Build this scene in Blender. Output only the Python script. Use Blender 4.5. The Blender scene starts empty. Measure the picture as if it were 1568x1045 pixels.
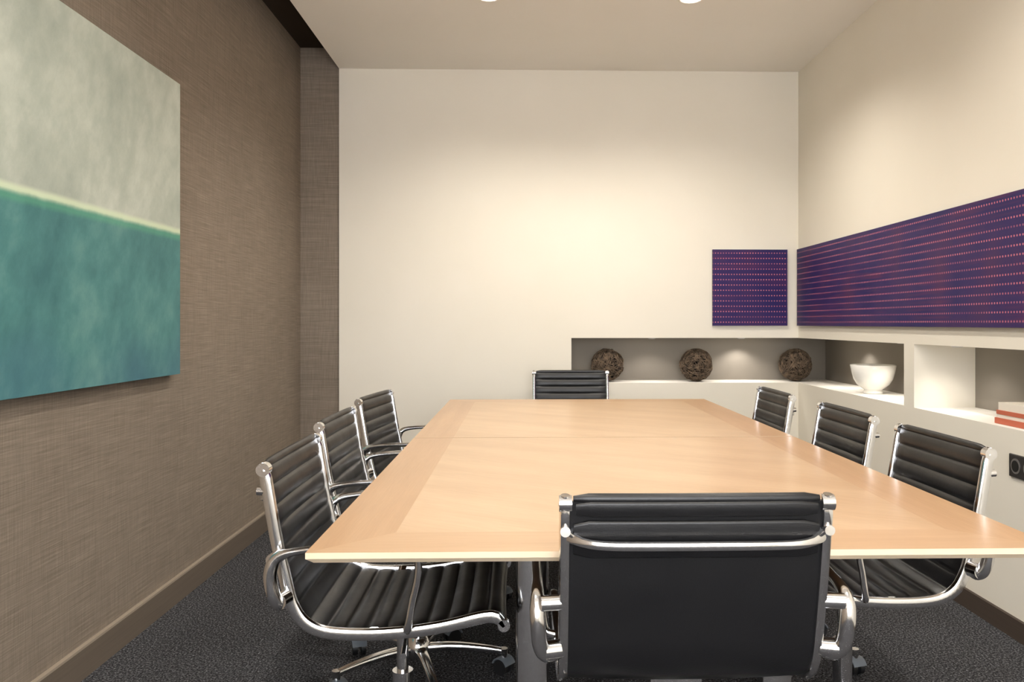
import bpy, bmesh, math, random
from mathutils import Vector, Matrix
random.seed(4)
S=bpy.context.scene
# ------------------------------------------------------------ constants
XL,XS,XR=-1.43,-1.18,1.80       # left wall, slot edge, right wall
YB,YF=5.285,-2.2                # back wall, wall behind the camera
ZC,ZS=2.79,2.926                # ceiling, slot top
ND=.285                         # niche depth
NZ0,NZ1=.761,1.053
F=1250.0
# ------------------------------------------------------------ material helpers
def srgb(r,g,b):
    def c(v):
        v/=255.0
        return v/12.92 if v<=.04045 else ((v+.055)/1.055)**2.4
    return (c(r),c(g),c(b),1)
def new_mat(name,col,rough=.5,metal=0.,spec=.5,coat=0.):
    m=bpy.data.materials.new(name); m.use_nodes=True
    b=m.node_tree.nodes['Principled BSDF']
    b.inputs['Base Color'].default_value=col
    b.inputs['Roughness'].default_value=rough
    b.inputs['Metallic'].default_value=metal
    b.inputs['Specular IOR Level'].default_value=spec
    b.inputs['Coat Weight'].default_value=coat
    return m,m.node_tree,b
def N(nt,t,**kw):
    n=nt.nodes.new(t)
    for k,v in kw.items(): setattr(n,k,v)
    return n
def mapping(nt,scale,coord='Object',rot=None):
    tc=N(nt,'ShaderNodeTexCoord'); mp=N(nt,'ShaderNodeMapping')
    mp.inputs['Scale'].default_value=scale
    if rot:
        m0=N(nt,'ShaderNodeMapping'); m0.inputs['Rotation'].default_value=rot
        nt.links.new(tc.outputs[coord],m0.inputs['Vector']); nt.links.new(m0.outputs[0],mp.inputs['Vector'])
    else: nt.links.new(tc.outputs[coord],mp.inputs['Vector'])
    return mp.outputs[0]
def noise(nt,vec,scale,detail=4,rough=.5):
    n=N(nt,'ShaderNodeTexNoise'); n.inputs['Scale'].default_value=scale
    n.inputs['Detail'].default_value=detail; n.inputs['Roughness'].default_value=rough
    nt.links.new(vec,n.inputs['Vector']); return n.outputs['Fac']
def ramp(nt,fac,stops):
    r=N(nt,'ShaderNodeValToRGB'); e=r.color_ramp.elements
    e[0].position,e[0].color=stops[0]; e[1].position,e[1].color=stops[-1]
    for p,c in stops[1:-1]:
        x=e.new(p); x.color=c
    nt.links.new(fac,r.inputs[0]); return r.outputs[0]
def math_(nt,op,a,b=None,c=None):
    n=N(nt,'ShaderNodeMath',operation=op)
    for i,v in enumerate((a,b,c)):
        if v is None: continue
        if isinstance(v,(int,float)): n.inputs[i].default_value=v
        else: nt.links.new(v,n.inputs[i])
    return n.outputs[0]
def mixc(nt,fac,a,b,mode='MIX'):
    n=N(nt,'ShaderNodeMix',data_type='RGBA',blend_type=mode)
    for i,v in ((0,fac),(6,a),(7,b)):
        if isinstance(v,(int,float,tuple)): n.inputs[i].default_value=v
        else: nt.links.new(v,n.inputs[i])
    return n.outputs[2]
def bump(nt,b,h,strength=.2,dist=.002):
    n=N(nt,'ShaderNodeBump'); n.inputs['Strength'].default_value=strength
    n.inputs['Distance'].default_value=dist
    nt.links.new(h,n.inputs['Height']); nt.links.new(n.outputs[0],b.inputs['Normal'])
# ------------------------------------------------------------ materials
def plaster(name,c1,c2):
    m,nt,b=new_mat(name,c1,.75,spec=.25)
    v=mapping(nt,(1,1,1))
    f=noise(nt,v,1.6,3)
    nt.links.new(ramp(nt,f,[(.3,c1),(.7,c2)]),b.inputs['Base Color'])
    bump(nt,b,noise(nt,v,220,3),.08,.001); return m
M_wall=plaster('cream_plaster',srgb(231,225,211),srgb(235,229,216))
M_ceil=plaster('ceiling_paint',srgb(238,234,226),srgb(241,237,230))
M_niche=plaster('taupe_paint',srgb(140,133,124),srgb(146,139,130))
M_white=plaster('shelf_white',srgb(240,236,228),srgb(242,238,231))

def fabric():
    m,nt,b=new_mat('linen_wallcovering',srgb(120,104,88),.9,spec=.1)
    h=noise(nt,mapping(nt,(5,5,300)),1,3,.7)      # horizontal slubs
    w=noise(nt,mapping(nt,(260,260,8)),1,3,.6)
    big=noise(nt,mapping(nt,(1,1,1)),1.4,4)
    c=ramp(nt,h,[(.25,srgb(120,109,97)),(.55,srgb(140,128,115)),(.8,srgb(158,146,132))])
    c2=ramp(nt,w,[(.3,(.8,.8,.8,1)),(.7,(1.12,1.12,1.12,1))])
    c=mixc(nt,.8,c,c2,'MULTIPLY')
    c3=ramp(nt,big,[(.3,(.93,.93,.93,1)),(.7,(1.05,1.05,1.05,1))])
    c=mixc(nt,1.,c,c3,'MULTIPLY')
    nt.links.new(c,b.inputs['Base Color'])
    bump(nt,b,math_(nt,'ADD',h,w),.35,.002); return m
M_fab=fabric()
M_slot,_,_=new_mat('slot_dark_brown',srgb(52,44,37),.9,spec=.1)

def carpet():
    m,nt,b=new_mat('charcoal_carpet',srgb(50,50,52),.95,spec=.08)
    v=mapping(nt,(1,1,1))
    f=noise(nt,v,150,3,.7); g=noise(nt,v,50,3,.6)
    c=ramp(nt,f,[(.36,srgb(22,22,25)),(.52,srgb(70,70,73)),(.70,srgb(155,155,158))])
    c=mixc(nt,.6,c,ramp(nt,g,[(.3,(.6,.6,.6,1)),(.7,(1.15,1.15,1.15,1))]),'MULTIPLY')
    nt.links.new(c,b.inputs['Base Color']); bump(nt,b,f,.9,.006); return m
M_carpet=carpet()
def wood(name,ax,c1,c2,rough=.34):
    m,nt,b=new_mat(name,c1,rough,spec=.4,coat=.2)
    b.inputs['Coat Roughness'].default_value=.16
    sc={'x':(1.2,26,0),'y':(26,1.2,0),'d':(1.4,9,0)}[ax]
    v=mapping(nt,sc,rot=(0,0,math.radians(32)) if ax=='d' else None)
    f=noise(nt,v,1,3,.5)
    v2=mapping(nt,(1,1,0)); g=noise(nt,v2,2.0,2)
    fg=noise(nt,mapping(nt,tuple(k*9 for k in sc),rot=(0,0,math.radians(32)) if ax=='d' else None),1,2)
    c=ramp(nt,f,[(.3,c1),(.7,c2)])
    c=mixc(nt,.7,c,ramp(nt,g,[(.3,(.92,.91,.90,1)),(.7,(1.03,1.03,1.03,1))]),'MULTIPLY')
    c=mixc(nt,.5,c,ramp(nt,fg,[(.35,(.92,.91,.89,1)),(.65,(1.03,1.03,1.03,1))]),'MULTIPLY')
    nt.links.new(c,b.inputs['Base Color']); return m
M_wx=wood('pear_veneer_cross','x',srgb(192,157,122),srgb(201,167,132))
M_wy=wood('pear_veneer_long','y',srgb(186,149,113),srgb(196,160,124))
M_wy2=wood('pear_veneer_center','d',srgb(196,163,128),srgb(207,176,142))
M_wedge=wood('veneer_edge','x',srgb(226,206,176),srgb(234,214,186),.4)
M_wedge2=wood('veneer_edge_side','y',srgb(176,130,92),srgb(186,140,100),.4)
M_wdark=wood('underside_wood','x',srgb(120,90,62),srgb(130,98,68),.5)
M_seam,_,_=new_mat('seam_dark_tan',srgb(128,96,68),.6)  # dark-tan strip set in the joint between the table halves
M_chrome,_,b_=new_mat('polished_aluminium',(.80,.80,.81,1),.14,1.)
M_steel,_,_=new_mat('brushed_steel',(.55,.55,.57,1),.3,1.)
def leather():
    m,nt,b=new_mat('black_leather',srgb(22,22,24),.36,spec=.45)
    v=mapping(nt,(1,1,1))
    n1=noise(nt,v,350,2); n2=noise(nt,v,14,3)
    nt.links.new(math_(nt,'MULTIPLY_ADD',n2,.2,.26),b.inputs['Roughness'])
    bump(nt,b,math_(nt,'MULTIPLY_ADD',n2,3.,n1),.12,.002); return m
M_leather=leather()
M_rubber,_,_=new_mat('black_plastic',srgb(28,28,30),.45)
M_caster,_,_=new_mat('grey_caster',srgb(105,112,120),.35)

def base_mat(name,c):
    m,nt,b=new_mat(name,c,.6,spec=.2)
    f=noise(nt,mapping(nt,(3,3,200)),1,3)
    nt.links.new(ramp(nt,f,[(.3,c),(.7,tuple(min(1,x*1.15) for x in c[:3])+(1,))]),b.inputs['Base Color']); return m
M_base=base_mat('baseboard_taupe',srgb(102,92,82))
M_based=base_mat('baseboard_dark',srgb(72,62,55))
M_trimtop,_,_=new_mat('baseboard_cap',srgb(156,143,128),.5)

def canvas_mat():
    m,nt,b=new_mat('abstract_oil_paint',(1,1,1,1),.6,spec=.3)
    tc=N(nt,'ShaderNodeTexCoord'); sp=N(nt,'ShaderNodeSeparateXYZ')
    nt.links.new(tc.outputs['Object'],sp.inputs[0]); z=sp.outputs[2]
    v=mapping(nt,(1,1,1)); n1=noise(nt,v,2.6,4,.5); n2=noise(nt,mapping(nt,(1,1.4,1.0),rot=(.5,0,0)),8,7,.65)
    mix=math_(nt,'MULTIPLY_ADD',n2,.5,math_(nt,'MULTIPLY',n1,.5))
    up=ramp(nt,mix,[(.33,srgb(154,163,153)),(.5,srgb(174,182,171)),(.68,srgb(198,204,193))])
    lo=ramp(nt,mix,[(.33,srgb(56,106,110)),(.5,srgb(74,127,128)),(.68,srgb(106,152,148))])
    dz=math_(nt,'ADD',math_(nt,'SUBTRACT',z,1.520),math_(nt,'MULTIPLY_ADD',n2,.012,-.006))
    f=ramp(nt,math_(nt,'MULTIPLY_ADD',dz,20,.5),[(0.35,(0,0,0,1)),(.65,(1,1,1,1))])
    c=mixc(nt,f,lo,up)
    low=ramp(nt,math_(nt,'MULTIPLY_ADD',n1,.5,math_(nt,'SUBTRACT',z,1.07)),[(.05,(1,1,1,1)),(.3,(0,0,0,1))])
    c=mixc(nt,math_(nt,'MULTIPLY',low,.5),c,srgb(64,102,128))
    s=ramp(nt,math_(nt,'ABSOLUTE',dz),[(.004,(1,1,1,1)),(.018,(0,0,0,1))])
    c=mixc(nt,math_(nt,'MULTIPLY',s,.85),c,srgb(208,222,192))
    g=ramp(nt,math_(nt,'ABSOLUTE',math_(nt,'ADD',dz,.022)),[(.004,(1,1,1,1)),(.02,(0,0,0,1))])
    c=mixc(nt,math_(nt,'MULTIPLY',g,.5),c,srgb(92,164,130))
    nt.links.new(c,b.inputs['Base Color']); bump(nt,b,n2,.15,.004); return m
M_canvas=canvas_mat()
M_cside,_,_=new_mat('canvas_side',srgb(60,92,92),.8)

def dots_mat(name,axis):
    m,nt,b=new_mat(name,(1,1,1,1),.5,spec=.25)
    tc=N(nt,'ShaderNodeTexCoord'); sp=N(nt,'ShaderNodeSeparateXYZ')
    nt.links.new(tc.outputs['Object'],sp.inputs[0])
    u=sp.outputs[0 if axis=='x' else 1]; z=sp.outputs[2]
    PU,PV=.0175,.0345
    fu=math_(nt,'SUBTRACT',math_(nt,'FRACT',math_(nt,'DIVIDE',u,PU)),.5)
    fv=math_(nt,'SUBTRACT',math_(nt,'FRACT',math_(nt,'DIVIDE',z,PV)),.5)
    du=math_(nt,'MULTIPLY',fu,PU); dv=math_(nt,'MULTIPLY',fv,PV)
    r2=math_(nt,'ADD',math_(nt,'MULTIPLY',du,du),math_(nt,'MULTIPLY',dv,dv))
    dot=math_(nt,'LESS_THAN',r2,.0042**2)
    st=noise(nt,mapping(nt,(1.6,1.6,55)),1,3)
    cl=noise(nt,mapping(nt,(1,1,1)),4,4)
    base=ramp(nt,cl,[(.3,srgb(34,28,88)),(.52,srgb(50,34,90)),(.72,srgb(66,38,84))])
    str_=ramp(nt,st,[(.5,(0,0,0,1)),(.68,(1,1,1,1))])
    cl2=ramp(nt,noise(nt,mapping(nt,(1,1,1.5)),2.3,2),[(.42,(0,0,0,1)),(.62,(1,1,1,1))])
    base=mixc(nt,math_(nt,'MULTIPLY',math_(nt,'MULTIPLY',str_,.35),cl2),base,srgb(112,42,72))
    dm=ramp(nt,noise(nt,mapping(nt,(3,3,30)),1,2),[(.3,(.3,.3,.3,1)),(.62,(.9,.9,.9,1))])
    c=mixc(nt,math_(nt,'MULTIPLY',dot,dm),base,srgb(208,118,134))
    nt.links.new(c,b.inputs['Base Color']); return m
M_dx=dots_mat('dotted_violet_x','x'); M_dy=dots_mat('dotted_violet_y','y')
M_artside,_,_=new_mat('art_side',srgb(40,30,60),.6)

M_twig,nt_,b_=new_mat('dry_vine',srgb(84,66,50),.8)
nt_.links.new(ramp(nt_,noise(nt_,mapping(nt_,(1,1,1)),40,3),[(.3,srgb(52,42,34)),(.7,srgb(128,108,88))]),b_.inputs['Base Color'])
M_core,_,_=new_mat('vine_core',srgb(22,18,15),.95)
M_porc,_,_=new_mat('white_glazed_ceramic',srgb(244,242,236),.18,coat=.5)
M_red,_,_=new_mat('book_red',srgb(188,98,72),.5)
M_paper,_,_=new_mat('book_pages',srgb(232,222,202),.8)
M_cover,_,_=new_mat('book_cover_cream',srgb(232,224,210),.5)
M_sock,_,_=new_mat('socket_anthracite',srgb(44,42,42),.4)
M_sockd,_,_=new_mat('socket_black',srgb(14,14,14),.5)
def emis(name,c,s):
    m=bpy.data.materials.new(name); m.use_nodes=True; b=m.node_tree.nodes['Principled BSDF']
    b.inputs['Emission Color'].default_value=c; b.inputs['Emission Strength'].default_value=s; return m
M_lamp=emis('lamp_emitter',(1,.94,.86,1),14)
M_frame,_,_=new_mat('window_frame',srgb(70,68,66),.5)

# ------------------------------------------------------------ mesh helpers
def box(bm,x0,x1,y0,y1,z0,z1,mat=0,fm=None):
    v=[bm.verts.new(p) for p in ((x0,y0,z0),(x1,y0,z0),(x1,y1,z0),(x0,y1,z0),(x0,y0,z1),(x1,y0,z1),(x1,y1,z1),(x0,y1,z1))]
    names=['-z','+z','-y','+x','+y','-x']
    for n,q in zip(names,((3,2,1,0),(4,5,6,7),(0,1,5,4),(1,2,6,5),(2,3,7,6),(3,0,4,7))):
        f=bm.faces.new([v[i] for i in q]); f.material_index=(fm or {}).get(n,mat)
def obj(name,bm,mats,parent=None,smooth=False,bevel=0,loc=None):
    me=bpy.data.meshes.new(name); bmesh.ops.recalc_face_normals(bm,faces=bm.faces[:])
    bm.to_mesh(me); bm.free()
    for m in mats: me.materials.append(m)
    if smooth:
        for p in me.polygons: p.use_smooth=True
    o=bpy.data.objects.new(name,me); S.collection.objects.link(o)
    if parent: o.parent=parent
    if loc: o.location=loc
    if bevel:
        md=o.modifiers.new('bevel','BEVEL'); md.width=bevel; md.segments=2; md.limit_method='ANGLE'
    return o
def wallbox(name,mats,*a,**k):
    bm=bmesh.new(); box(bm,*a,**k); return obj(name,bm,mats)
def autosmooth(me,ang=40):
    me.set_sharp_from_angle(angle=math.radians(ang))
def empty(name,loc=(0,0,0),rot=0):
    e=bpy.data.objects.new(name,None); e.empty_display_size=.1; S.collection.objects.link(e)
    e.location=loc; e.rotation_euler=(0,0,rot); return e
def catmull(pts,n=6):
    P=[Vector(p) for p in pts]; P=[P[0]*2-P[1]]+P+[P[-1]*2-P[-2]]; out=[]
    for i in range(1,len(P)-2):
        for k in range(n):
            t=k/n; a,b,c,d=P[i-1],P[i],P[i+1],P[i+2]
            out.append(.5*((2*b)+(c-a)*t+(2*a-5*b+4*c-d)*t*t+(3*b-a-3*c+d)*t**3))
    out.append(P[-2]); return out
def circ(rx,ry,n=12): return [(rx*math.cos(2*math.pi*i/n),ry*math.sin(2*math.pi*i/n)) for i in range(n)]
def rrect(w,h,r=.003):
    o=[]
    for sx,sy,a0 in ((1,1,0),(-1,1,90),(-1,-1,180),(1,-1,270)):
        for k in range(3):
            a=math.radians(a0+45*k); o.append((sx*(w/2-r)+r*math.cos(a),sy*(h/2-r)+r*math.sin(a)))
    return o
def sweep(bm,pts,sec,side=None,scales=None,mat=0,closed=False):
    P=[Vector(p) for p in pts]; n=len(P); rings=[]; B=None
    for i in range(n):
        if closed: T=(P[(i+1)%n]-P[i-1]).normalized()
        else: T=(P[min(i+1,n-1)]-P[max(i-1,0)]).normalized()
        if side is not None: B=(Vector(side)-T*T.dot(Vector(side))).normalized()
        else:
            if B is None:
                a=Vector((0,0,1)) if abs(T.z)<.9 else Vector((1,0,0))
                B=T.cross(a).normalized()
            else: B=(B-T*T.dot(B)).normalized()
        Nn=B.cross(T).normalized(); s=scales[i] if scales else 1
        if not isinstance(s,tuple): s=(s,s)
        rings.append([bm.verts.new(P[i]+B*a*s[0]+Nn*b*s[1]) for a,b in sec])
    m=len(sec); R=range(n if closed else n-1)
    for i in R:
        for j in range(m):
            f=bm.faces.new((rings[i][j],rings[i][(j+1)%m],rings[(i+1)%n][(j+1)%m],rings[(i+1)%n][j])); f.material_index=mat
    if not closed:
        for r in (rings[0],rings[-1]):
            f=bm.faces.new(r); f.material_index=mat
def cyl(bm,p0,p1,r0,r1=None,n=20,mat=0):
    r1=r0 if r1 is None else r1
    sweep(bm,[p0,p1],circ(1,1,n),scales=[r0,r1],mat=mat)
def lathe(bm,prof,n=40,mat=0,cap=True):
    rings=[[bm.verts.new((r*math.cos(2*math.pi*i/n),r*math.sin(2*math.pi*i/n),z)) for i in range(n)] for r,z in prof]
    for a,b in zip(rings,rings[1:]):
        for j in range(n):
            f=bm.faces.new((a[j],a[(j+1)%n],b[(j+1)%n],b[j])); f.material_index=mat
    if cap:
        for r in (rings[0],rings[-1]):
            f=bm.faces.new(r); f.material_index=mat

# ------------------------------------------------------------ room shell
WM=[M_wall,M_fab,M_white,M_niche]
bm=bmesh.new(); box(bm,XL-.2,XR+.5,YF-.2,YB+.5,-.1,0); obj('floor',bm,[M_carpet])
bm=bmesh.new(); box(bm,XL-.15,XL,YF,YB+.43,0,ZS+.1); obj('wall_left',bm,[M_fab])
wallbox('wall_back_return',WM,XL,XS,YB+.012,YB+.43,0,ZS,1)
wallbox('wall_back',WM,XS,.317,YB,YB+.43,0,ZC,0,{'-x':1})
wallbox('wall_back_upper',WM,.317,XR,YB,YB+.43,NZ1,ZC)
wallbox('wall_back_lower',WM,.317,XR,YB,YB+.43,0,NZ0,0,{'+z':2})
wallbox('wall_back_niche',WM,.317,XR+ND+.13,YB+ND,YB+.43,NZ0,NZ1,3)
wallbox('wall_right_upper',WM,XR,XR+.43,YF,YB+.43,NZ1,ZC)
wallbox('wall_right_lower',WM,XR,XR+.43,YF,YB+.43,0,NZ0,0,{'+z':2})
wallbox('wall_right_niche',WM,XR+ND,XR+.43,2.0,YB+ND,NZ0,NZ1,3)
wallbox('wall_right_partition',WM,XR,XR+ND,3.71,3.81,NZ0,NZ1,0)
wallbox('wall_right',WM,XR,XR+.43,YF,2.0,NZ0,NZ1,0)
wallbox('ceiling',[M_ceil,M_slot],XS,XR+.43,YF,YB+.43,ZC,ZC+.22,0,{'-x':1})
wallbox('ceiling_slot',[M_slot],XL,XS,YF,YB+.43,ZS,ZS+.1)
# wall behind the camera with a window opening
bm=bmesh.new()
wx0,wx1,wz0,wz1=-1.1,1.5,.6,2.5
box(bm,XL,wx0,YF-.15,YF,0,ZC); box(bm,wx1,XR,YF-.15,YF,0,ZC)
box(bm,wx0,wx1,YF-.15,YF,0,wz0); box(bm,wx0,wx1,YF-.15,YF,wz1,ZC); box(bm,XL,XS,YF-.15,YF,ZC,ZS)
obj('wall_front',bm,[M_wall])
bm=bmesh.new()
for a,b in ((wx0,wx0+.05),(wx1-.05,wx1),(.175,.225)): box(bm,a,b,YF-.1,YF-.05,wz0,wz1)
for a,b in ((wz0,wz0+.05),(wz1-.05,wz1)): box(bm,wx0+.05,wx1-.05,YF-.1,YF-.05,a,b)
obj('window_1',bm,[M_frame])
# baseboards
bm=bmesh.new(); box(bm,XL,XL+.016,YF,YB,0,.098); box(bm,XL,XL+.016,YF,YB,.098,.106,1); obj('baseboard_left',bm,[M_base,M_trimtop])
bm=bmesh.new(); box(bm,XL+.016,XS,YB-.004,YB+.012,0,.1); box(bm,XS,XR-.014,YB-.014,YB,0,.075); obj('baseboard_back',bm,[M_based])
bm=bmesh.new(); box(bm,XR-.014,XR,YF,YB,0,.075); obj('baseboard_right',bm,[M_based])

# ------------------------------------------------------------ downlights
def downlight(x,y):
    e=empty('recessed_downlight',(x,y,ZC))
    bm=bmesh.new(); lathe(bm,[(.052,-.001),(.055,-.006),(.066,-.005),(.07,0.)],32,cap=False); obj('trim_ring',bm,[M_white],e,True)
    bm=bmesh.new(); lathe(bm,[(.0,-.0025),(.052,-.0025)],32,cap=False); obj('bulb_lens',bm,[M_lamp],e)
    return e
def spot(name,loc,tgt,power,size,blend,rad,col=(1,.94,.845)):
    L=bpy.data.lights.new(name,'SPOT'); L.energy=power; L.spot_size=math.radians(size); L.spot_blend=blend
    L.shadow_soft_size=rad; L.color=col
    o=bpy.data.objects.new(name,L); S.collection.objects.link(o); o.location=loc
    o.rotation_euler=(Vector(tgt)-Vector(loc)).to_track_quat('-Z','Y').to_euler(); return o
for y in (4.095,2.5,.9,-.8):
    for x in (-.17,.85):
        downlight(x,y)
        spot('downlight_spot',(x,y,ZC-.02),(x,y+(.2 if y>4 else 0),0),74 if y>4 else 52,142 if y>4 else 155,.7,.05)

# ------------------------------------------------------------ niche pucks
def puck(x,y,p):
    bm=bmesh.new(); lathe(bm,[(0,-.009),(.02,-.009),(.026,-.005),(.026,-.001)],24,cap=False)
    obj('niche_puck_light',bm,[M_steel],None,True,loc=(x,y,NZ1))
    spot('niche_spot',(x,y,NZ1-.012),(x,y+.0,0),p,125,.6,.015,(1,.94,.85))
puck(.86,YB+.12,2.4); puck(1.47,YB+.17,5.6); puck(XR+.17,4.85,3.8); puck(XR+.15,4.15,5.8); puck(XR+.10,3.52,2.6)

# ------------------------------------------------------------ wall art
bm=bmesh.new(); box(bm,XL+.003,-1.39,1.75,3.35,.944,2.12,1,{'+x':0}); obj('abstract_canvas_painting',bm,[M_canvas,M_cside])
bm=bmesh.new(); box(bm,1.234,1.722,YB-.02,YB-.002,1.133,1.628,1,{'-y':0}); obj('dotted_violet_panel',bm,[M_dx,M_artside])
bm=bmesh.new(); box(bm,XR-.02,XR-.002,2.1,YB-.03,1.133,1.628,1,{'-x':0}); obj('dotted_violet_wide_panel',bm,[M_dy,M_artside])

# ------------------------------------------------------------ table
TX0,TX1,TY0,TY1,TZ,TT=-.387,.98,1.464,4.386,.74,.017
tb=empty('conference_table')
ym=(TY0+TY1)/2; BW=.14
def half(name,y0,y1,near):
    bm=bmesh.new()
    X0,X1=TX0,TX1
    ix0,ix1=X0+BW,X1-BW
    iy0,iy1=(y0+BW,y1) if near else (y0,y1-BW)
    def q(pts,m,z=TZ):
        f=bm.faces.new([bm.verts.new((a,b,z)) for a,b in pts]); f.material_index=m
    q([(ix0,iy0),(ix1,iy0),(ix1,iy1),(ix0,iy1)],0)
    if near: q([(X0,y0),(X1,y0),(ix1,iy0),(ix0,iy0)],2)
    else: q([(X0,y1),(ix0,iy1),(ix1,iy1),(X1,y1)],2)
    q([(X0,y0),(ix0,iy0),(ix0,iy1),(X0,y1)],1); q([(X1,y0),(X1,y1),(ix1,iy1),(ix1,iy0)],1)
    A=[(X0,y0),(X1,y0),(X1,y1),(X0,y1)]
    c=.012
    Bq=[(X0+c,y0+(c if near else 0)),(X1-c,y0+(c if near else 0)),(X1-c,y1-(0 if near else c)),(X0+c,y1-(0 if near else c))]
    for i in range(4):
        j=(i+1)%4
        for (za,zb,PA,PB) in ((TZ,TZ-.011,A,A),(TZ-.011,TZ-TT-.004,A,Bq)):
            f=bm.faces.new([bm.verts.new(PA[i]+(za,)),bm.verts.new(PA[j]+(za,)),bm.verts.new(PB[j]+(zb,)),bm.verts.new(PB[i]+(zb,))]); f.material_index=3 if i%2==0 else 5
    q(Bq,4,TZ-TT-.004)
    bmesh.ops.remove_doubles(bm,verts=bm.verts[:],dist=1e-5)
    obj(name,bm,[M_wy2,M_wy,M_wx,M_wedge,M_wdark,M_wedge2],tb)
half('top_near',TY0,ym-.007,True); half('top_far',ym+.007,TY1,False)
bm=bmesh.new(); box(bm,TX0+.001,TX1-.001,ym-.0068,ym+.0068,TZ-TT,TZ-.001); box(bm,TX0+.03,TX1-.03,ym-.03,ym+.03,TZ-TT-.03,TZ-TT-.0045); obj('joint_rail',bm,[M_seam],tb)
bm=bmesh.new()
for y in (1.84,2.80,3.05,4.2):
    for x in (.022,.572):
        sweep(bm,[(x,y,.012),(x,y,TZ-TT-.03)],rrect(.074,.05,.018),side=(1,0,0))
        cyl(bm,(x,y,0),(x,y,.012),.045)
    box(bm,-.03,.624,y-.025,y+.025,TZ-TT-.03,TZ-TT-.0045)
o=obj('steel_frame_legs',bm,[M_chrome],tb,True); autosmooth(o.data,35)

# ------------------------------------------------------------ chair
PROF=[(-.263,.842),(-.251,.77),(-.237,.69),(-.220,.613),(-.204,.552),(-.178,.511),(-.132,.489),(-.05,.483),(.04,.487),(.12,.498),(.20,.516),(.232,.516),(.248,.498)]
HW=.221
path=catmull([(0,y,z) for y,z in PROF],10)
def resample(P,step):
    L=[0]
    for a,b in zip(P,P[1:]): L.append(L[-1]+(b-a).length)
    n=round(L[-1]/step); res=[]; j=0
    for i in range(n+1):
        s=L[-1]*i/n
        while j<len(L)-2 and L[j+1]<s: j+=1
        t=(s-L[j])/max(1e-9,L[j+1]-L[j]); res.append(P[j].lerp(P[j+1],min(1,t)))
    return res,L[-1]
def chair_meshes():
    out={}
    R,L=resample(path,.004); n=len(R); nr=round(L/.044)
    bm=bmesh.new(); cols=[-1,-.985,-.95,-.8,-.5,-.2,.2,.5,.8,.95,.985,1]; Fv=[];Bv=[]
    for i,p in enumerate(R):
        T=(R[min(i+1,n-1)]-R[max(0,i-1)]).normalized(); Nn=Vector((0,-T.z,T.y))
        t=i/(n-1)*nr; fr=abs(math.sin(math.pi*t))**.4
        fa=[];ba=[]
        for c in cols:
            e=1-abs(c)**14; sag=-.006*(1-c*c)
            th=(.003+.0085*fr)*(.35+.65*e)
            if i in(0,n-1): th=.003
            fa.append(bm.verts.new(p+Vector((c*HW,0,0))+Nn*(th+sag)))
            ba.append(bm.verts.new(p+Vector((c*HW,0,0))+Nn*(-.005+sag)))
        Fv.append(fa);Bv.append(ba)
    m=len(cols)
    for i in range(n-1):
        for j in range(m-1):
            bm.faces.new((Fv[i][j],Fv[i][j+1],Fv[i+1][j+1],Fv[i+1][j]))
            bm.faces.new((Bv[i][j],Bv[i+1][j],Bv[i+1][j+1],Bv[i][j+1]))
        for j in (0,m-1):
            bm.faces.new((Fv[i][j],Bv[i][j],Bv[i+1][j],Fv[i+1][j]))
    for i in (0,n-1):
        for j in range(m-1): bm.faces.new((Fv[i][j],Fv[i][j+1],Bv[i][j+1],Bv[i][j]))
    for (y,z) in ((-.264,.846),(.247,.497)):
        pts=[(x*HW*.97,y-.004*(1-x*x) ,z) for x in [k/8-1 for k in range(17)]]
        sweep(bm,pts,circ(.008,.010,12),scales=[.55]+[1]*15+[.55])
    pts=[(x*HW*.95,-.272+.004*x*x,.829) for x in [k/8-1 for k in range(17)]]
    sweep(bm,pts,rrect(.010,.028,.0045),side=(0,1,0.15),scales=[.7]+[1]*15+[.7])
    pts=[(x*HW*.965,-.263+.003*x*x,.775) for x in [k/8-1 for k in range(17)]]
    sweep(bm,pts,rrect(.010,.07,.005),side=(0,1,0.2),scales=[.8]+[1]*15+[.8])
    out['leather_sling']=(bm,[M_leather],True)
    bm=bmesh.new(); RR,_=resample(path,.012)
    for s in (-1,1):
        pts=[p+Vector((s*.2285,0,0)) for p in RR]; k=len(pts)
        sc=[(1,.55),(1,.85)]+[1.]*(k-4)+[(1,.8),(1,.5)]
        sweep(bm,pts,rrect(.019,.026,.007),side=(1,0,0),scales=sc)
        cyl(bm,(s*.217,-.263,.838),(s*.239,-.263,.838),.0145,n=20)
        cyl(bm,(s*.2285,-.262,.835),(s*.2285,-.266,.853),.0115,.008,n=16)
        cyl(bm,(s*.219,.248,.5),(s*.238,.248,.5),.013,n=20)
    out['side_rails']=(bm,[M_chrome],True)
    bm=bmesh.new()
    bp=[]
    for k in range(33):
        x=k/16-1; e=abs(x)**9
        bp.append((x*.228,-.288+.032*e+.004*x*x,.769+.014*e))
    sweep(bm,bp,rrect(.012,.016,.005),side=(0,1,0),scales=[1.3,1.2]+[1]*29+[1.2,1.3])
    for s in (-1,1):   # brace lugs showing outside the rails
        cyl(bm,(s*.2285,-.25,.79),(s*.2285,-.277,.792),.009,n=14)
    for yy in (-.03,.09):
        bp=[(x*.226,yy,.462+.028*abs(x)**3) for x in [k/8-1 for k in range(17)]]
        sweep(bm,bp,rrect(.022,.014,.004),side=(0,1,0))
    box(bm,-.05,.05,-.075,.125,.425,.458)
    cyl(bm,(.05,.02,.44),(.2,.03,.438),.004,n=8); cyl(bm,(.19,.03,.438),(.235,.033,.437),.007,n=10)
    cyl(bm,(0,0,.30),(0,0,.43),.014); cyl(bm,(0,0,.10),(0,0,.31),.025,n=28)
    lathe(bm,[(.0,.06),(.038,.06),(.043,.075),(.04,.11),(.028,.125),(.0,.125)],28,cap=False)
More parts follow.
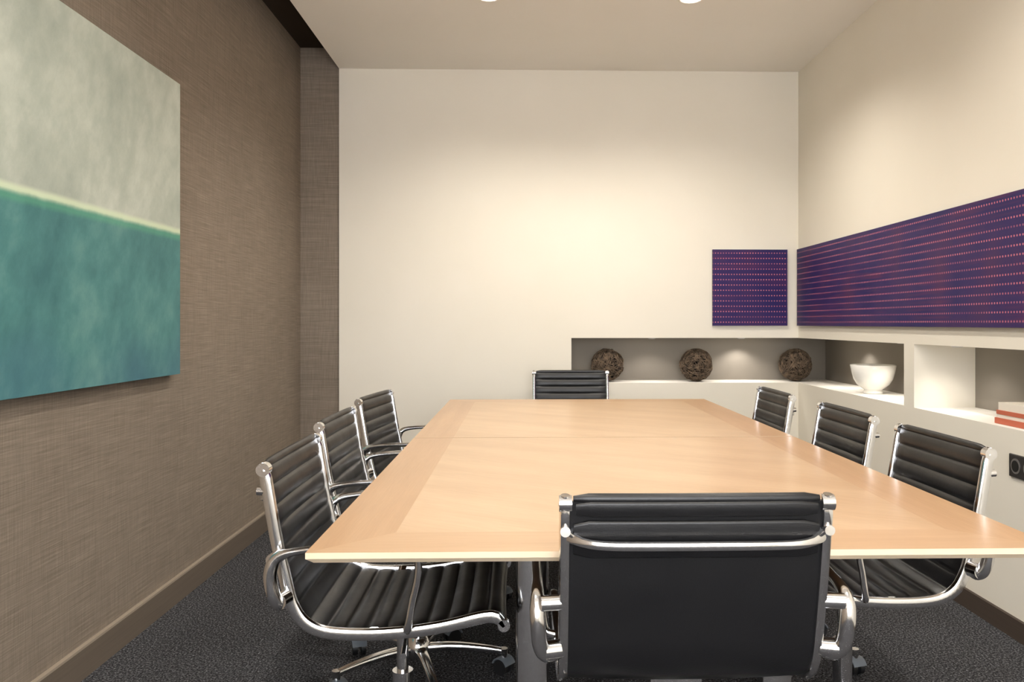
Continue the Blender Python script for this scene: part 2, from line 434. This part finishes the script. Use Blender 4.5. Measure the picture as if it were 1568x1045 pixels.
    for k in range(5):
        a=math.radians(90+72*k); d=Vector((math.cos(a),math.sin(a),0))
        pts=catmull([d*.03+Vector((0,0,.088)),d*.12+Vector((0,0,.092)),d*.22+Vector((0,0,.084)),d*.285+Vector((0,0,.074))],4)
        m2=len(pts)
        sweep(bm,pts,rrect(.040,.026,.008),side=(-d.y,d.x,0),scales=[1-.40*i/(m2-1) for i in range(m2)])
        cyl(bm,tuple(d*.28+Vector((0,0,.05))),tuple(d*.28+Vector((0,0,.084))),.012,.014,n=16)
    out['base_and_braces']=(bm,[M_chrome],True)
    bm=bmesh.new()
    for k in range(5):
        a=math.radians(90+72*k); d=Vector((math.cos(a),math.sin(a),0)); t=Vector((-d.y,d.x,0)); c=d*.28+Vector((0,0,.0255))
        ax=(t*.8+d*.6).normalized()
        for s in (-1,1): 
            cyl(bm,tuple(c+ax*s*.006),tuple(c+ax*s*.022),.025,n=22,mat=0)
        fw=ax.cross(Vector((0,0,1)))
        pts=[c+fw*(.030*math.cos(q))+Vector((0,0,.030*math.sin(q))) for q in [math.radians(20+14*i) for i in range(11)]]
        sweep(bm,pts,rrect(.05,.005,.002),side=tuple(ax),mat=1)
    out['casters']=(bm,[M_rubber,M_caster],True)
    bm=bmesh.new()
    for s in (-1,1):
        pp=[(s*.234,-.212,.565),(s*.256,-.220,.560),(s*.270,-.230,.580),(s*.275,-.236,.630),(s*.276,-.218,.665),(s*.276,-.16,.678),(s*.276,-.06,.683),(s*.276,.03,.682),(s*.274,.066,.666),(s*.270,.068,.62),(s*.262,.055,.56),(s*.254,.045,.505),(s*.234,.04,.495)]
        pts=catmull(pp,6); m3=len(pts)
        sc=[]
        for i in range(m3):
            u=i/(m3-1); sc.append(1.3 if u<.28 else (1.3-.48*min(1,(u-.28)/.12)))
        sweep(bm,pts,circ(.0095,.0115,14),scales=sc)
        cyl(bm,(s*.228,-.228,.655),(s*.270,-.234,.655),.014,n=18)
        cyl(bm,(s*.236,-.214,.567),(s*.264,-.222,.567),.017,n=18)
    out['armrest_loops']=(bm,[M_chrome],True)
    res={}
    for k,(b,ms,sm) in out.items():
        me=bpy.data.meshes.new(k); bmesh.ops.recalc_face_normals(b,faces=b.faces[:]); b.to_mesh(me); b.free()
        for m_ in ms: me.materials.append(m_)
        for p in me.polygons: p.use_smooth=True
        autosmooth(me,42 if k!='leather_sling' else 60); res[k]=me
    return res
CM=chair_meshes()
def chair(x,y,rot,br=0):
    e=empty('ribbed_office_armchair',(x,y,0),rot)
    for k,me in CM.items():
        o=bpy.data.objects.new(k,me); S.collection.objects.link(o); o.parent=e
h=math.pi/2
chair(.302,1.672,0.0)
chair(-.29,1.985,-h+.01); chair(-.342,2.68,-h-.01); chair(-.355,3.41,-h-.11)
chair(.85,2.15,h); chair(.86,2.81,h); chair(.85,3.57,h)
chair(.30,4.83,math.pi)

# ------------------------------------------------------------ vine balls
def vine_mesh():
    bm=bmesh.new(); R=.104
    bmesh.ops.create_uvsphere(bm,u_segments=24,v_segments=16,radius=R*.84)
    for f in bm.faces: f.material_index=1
    for k in range(95):
        ax=Vector([random.gauss(0,1) for _ in range(3)]).normalized()
        a=ax.orthogonal().normalized(); b=ax.cross(a)
        off=random.uniform(-.55,.55)*R; r0=R*random.uniform(.93,1.03); rr=math.sqrt(max(.001,r0*r0-off*off))
        ph=random.random()*6; w=random.uniform(.004,.010); pts=[]
        for i in range(36):
            t=2*math.pi*i/36
            p=(a*math.cos(t)+b*math.sin(t))*rr+ax*(off+w*math.sin(3*t+ph)); pts.append(p*(1+.02*math.sin(5*t+ph)))
        sweep(bm,pts,circ(1,1,5),scales=[random.uniform(.0016,.0028)]*36,closed=True)
    me=bpy.data.meshes.new('vine_ball'); bm.to_mesh(me); bm.free()
    me.materials.append(M_twig); me.materials.append(M_core)
    zmin=min(v.co.z for v in me.vertices)
    for v in me.vertices: v.co.z-=zmin
    for p in me.polygons: p.use_smooth=True
    return me
VM=vine_mesh()
for i,x in enumerate((.564,1.158,1.825)):
    o=bpy.data.objects.new('woven_vine_ball',VM); S.collection.objects.link(o)
    o.location=(x,YB+.135,NZ0+.001); o.rotation_euler=(0,0,i*1.3)
bm=bmesh.new()
pr=[(0,0),(.05,0),(.052,.006),(.048,.022),(.06,.03),(.085,.05),(.103,.08),(.113,.115),(.121,.155),(.119,.158),(.115,.155),(.107,.115),(.097,.082),(.079,.055),(.055,.038),(0,.034)]
lathe(bm,pr,56,cap=False); bmesh.ops.remove_doubles(bm,verts=bm.verts[:],dist=1e-5)
o=obj('white_ceramic_bowl',bm,[M_porc],None,True,loc=(1.935,4.46,NZ0+.001))
# books
bk=empty('book_stack',(0,0,NZ0+.001))
def book(name,x0,x1,y0,y1,z0,z1,mc):
    bm=bmesh.new(); t=.003
    box(bm,x0,x1,y0,y1,z0,z0+t); box(bm,x0,x1,y0,y1,z1-t,z1); box(bm,x0,x0+t,y0,y1,z0+t,z1-t)
    box(bm,x0+t,x1-.005,y0+.005,y1-.005,z0+t,z1-t,1); obj(name,bm,[mc,M_paper],bk)
book('book_lower',1.835,2.055,2.83,3.13,0,.022,M_red)
book('book_middle',1.841,2.052,2.833,3.127,.0222,.036,M_cover)
book('book_upper',1.839,2.05,2.835,3.125,.0362,.052,M_red)
book('book_top',1.843,2.045,2.845,3.118,.0522,.082,M_cover)
# socket
sk=empty('wall_power_socket')
bm=bmesh.new(); box(bm,XR-.009,XR-.0005,2.805,2.965,.587,.671); obj('plate',bm,[M_sock],sk,bevel=.003)
for i,y in enumerate((2.847,2.923)):
    bm=bmesh.new(); cyl(bm,(XR-.0105,y,.629),(XR-.0092,y,.629),.028,n=32,mat=0)
    cyl(bm,(XR-.0115,y,.629),(XR-.0106,y,.629),.021,n=32,mat=1)
    obj('insert_%d'%(i+1),bm,[M_steel,M_sockd],sk)

# ------------------------------------------------------------ world, camera
w=bpy.data.worlds.new('World'); S.world=w; w.use_nodes=True
bg=w.node_tree.nodes['Background']; bg.inputs[0].default_value=(.96,.97,1,1); bg.inputs[1].default_value=12.0
cam=bpy.data.cameras.new('Camera'); co=bpy.data.objects.new('Camera',cam); S.collection.objects.link(co)
th=math.radians(1.4)
co.location=(0,0,1.15); co.rotation_euler=(math.pi/2,0,-th)
cam.sensor_width=36; cam.lens=F/1568*36
vpx=800+F*math.tan(th)
cam.shift_x=-(vpx-784)/1568; cam.shift_y=-(522.5-495)/1568
cam.clip_start=.02
S.camera=co
S.view_settings.view_transform='Standard'
S.view_settings.exposure=0.0
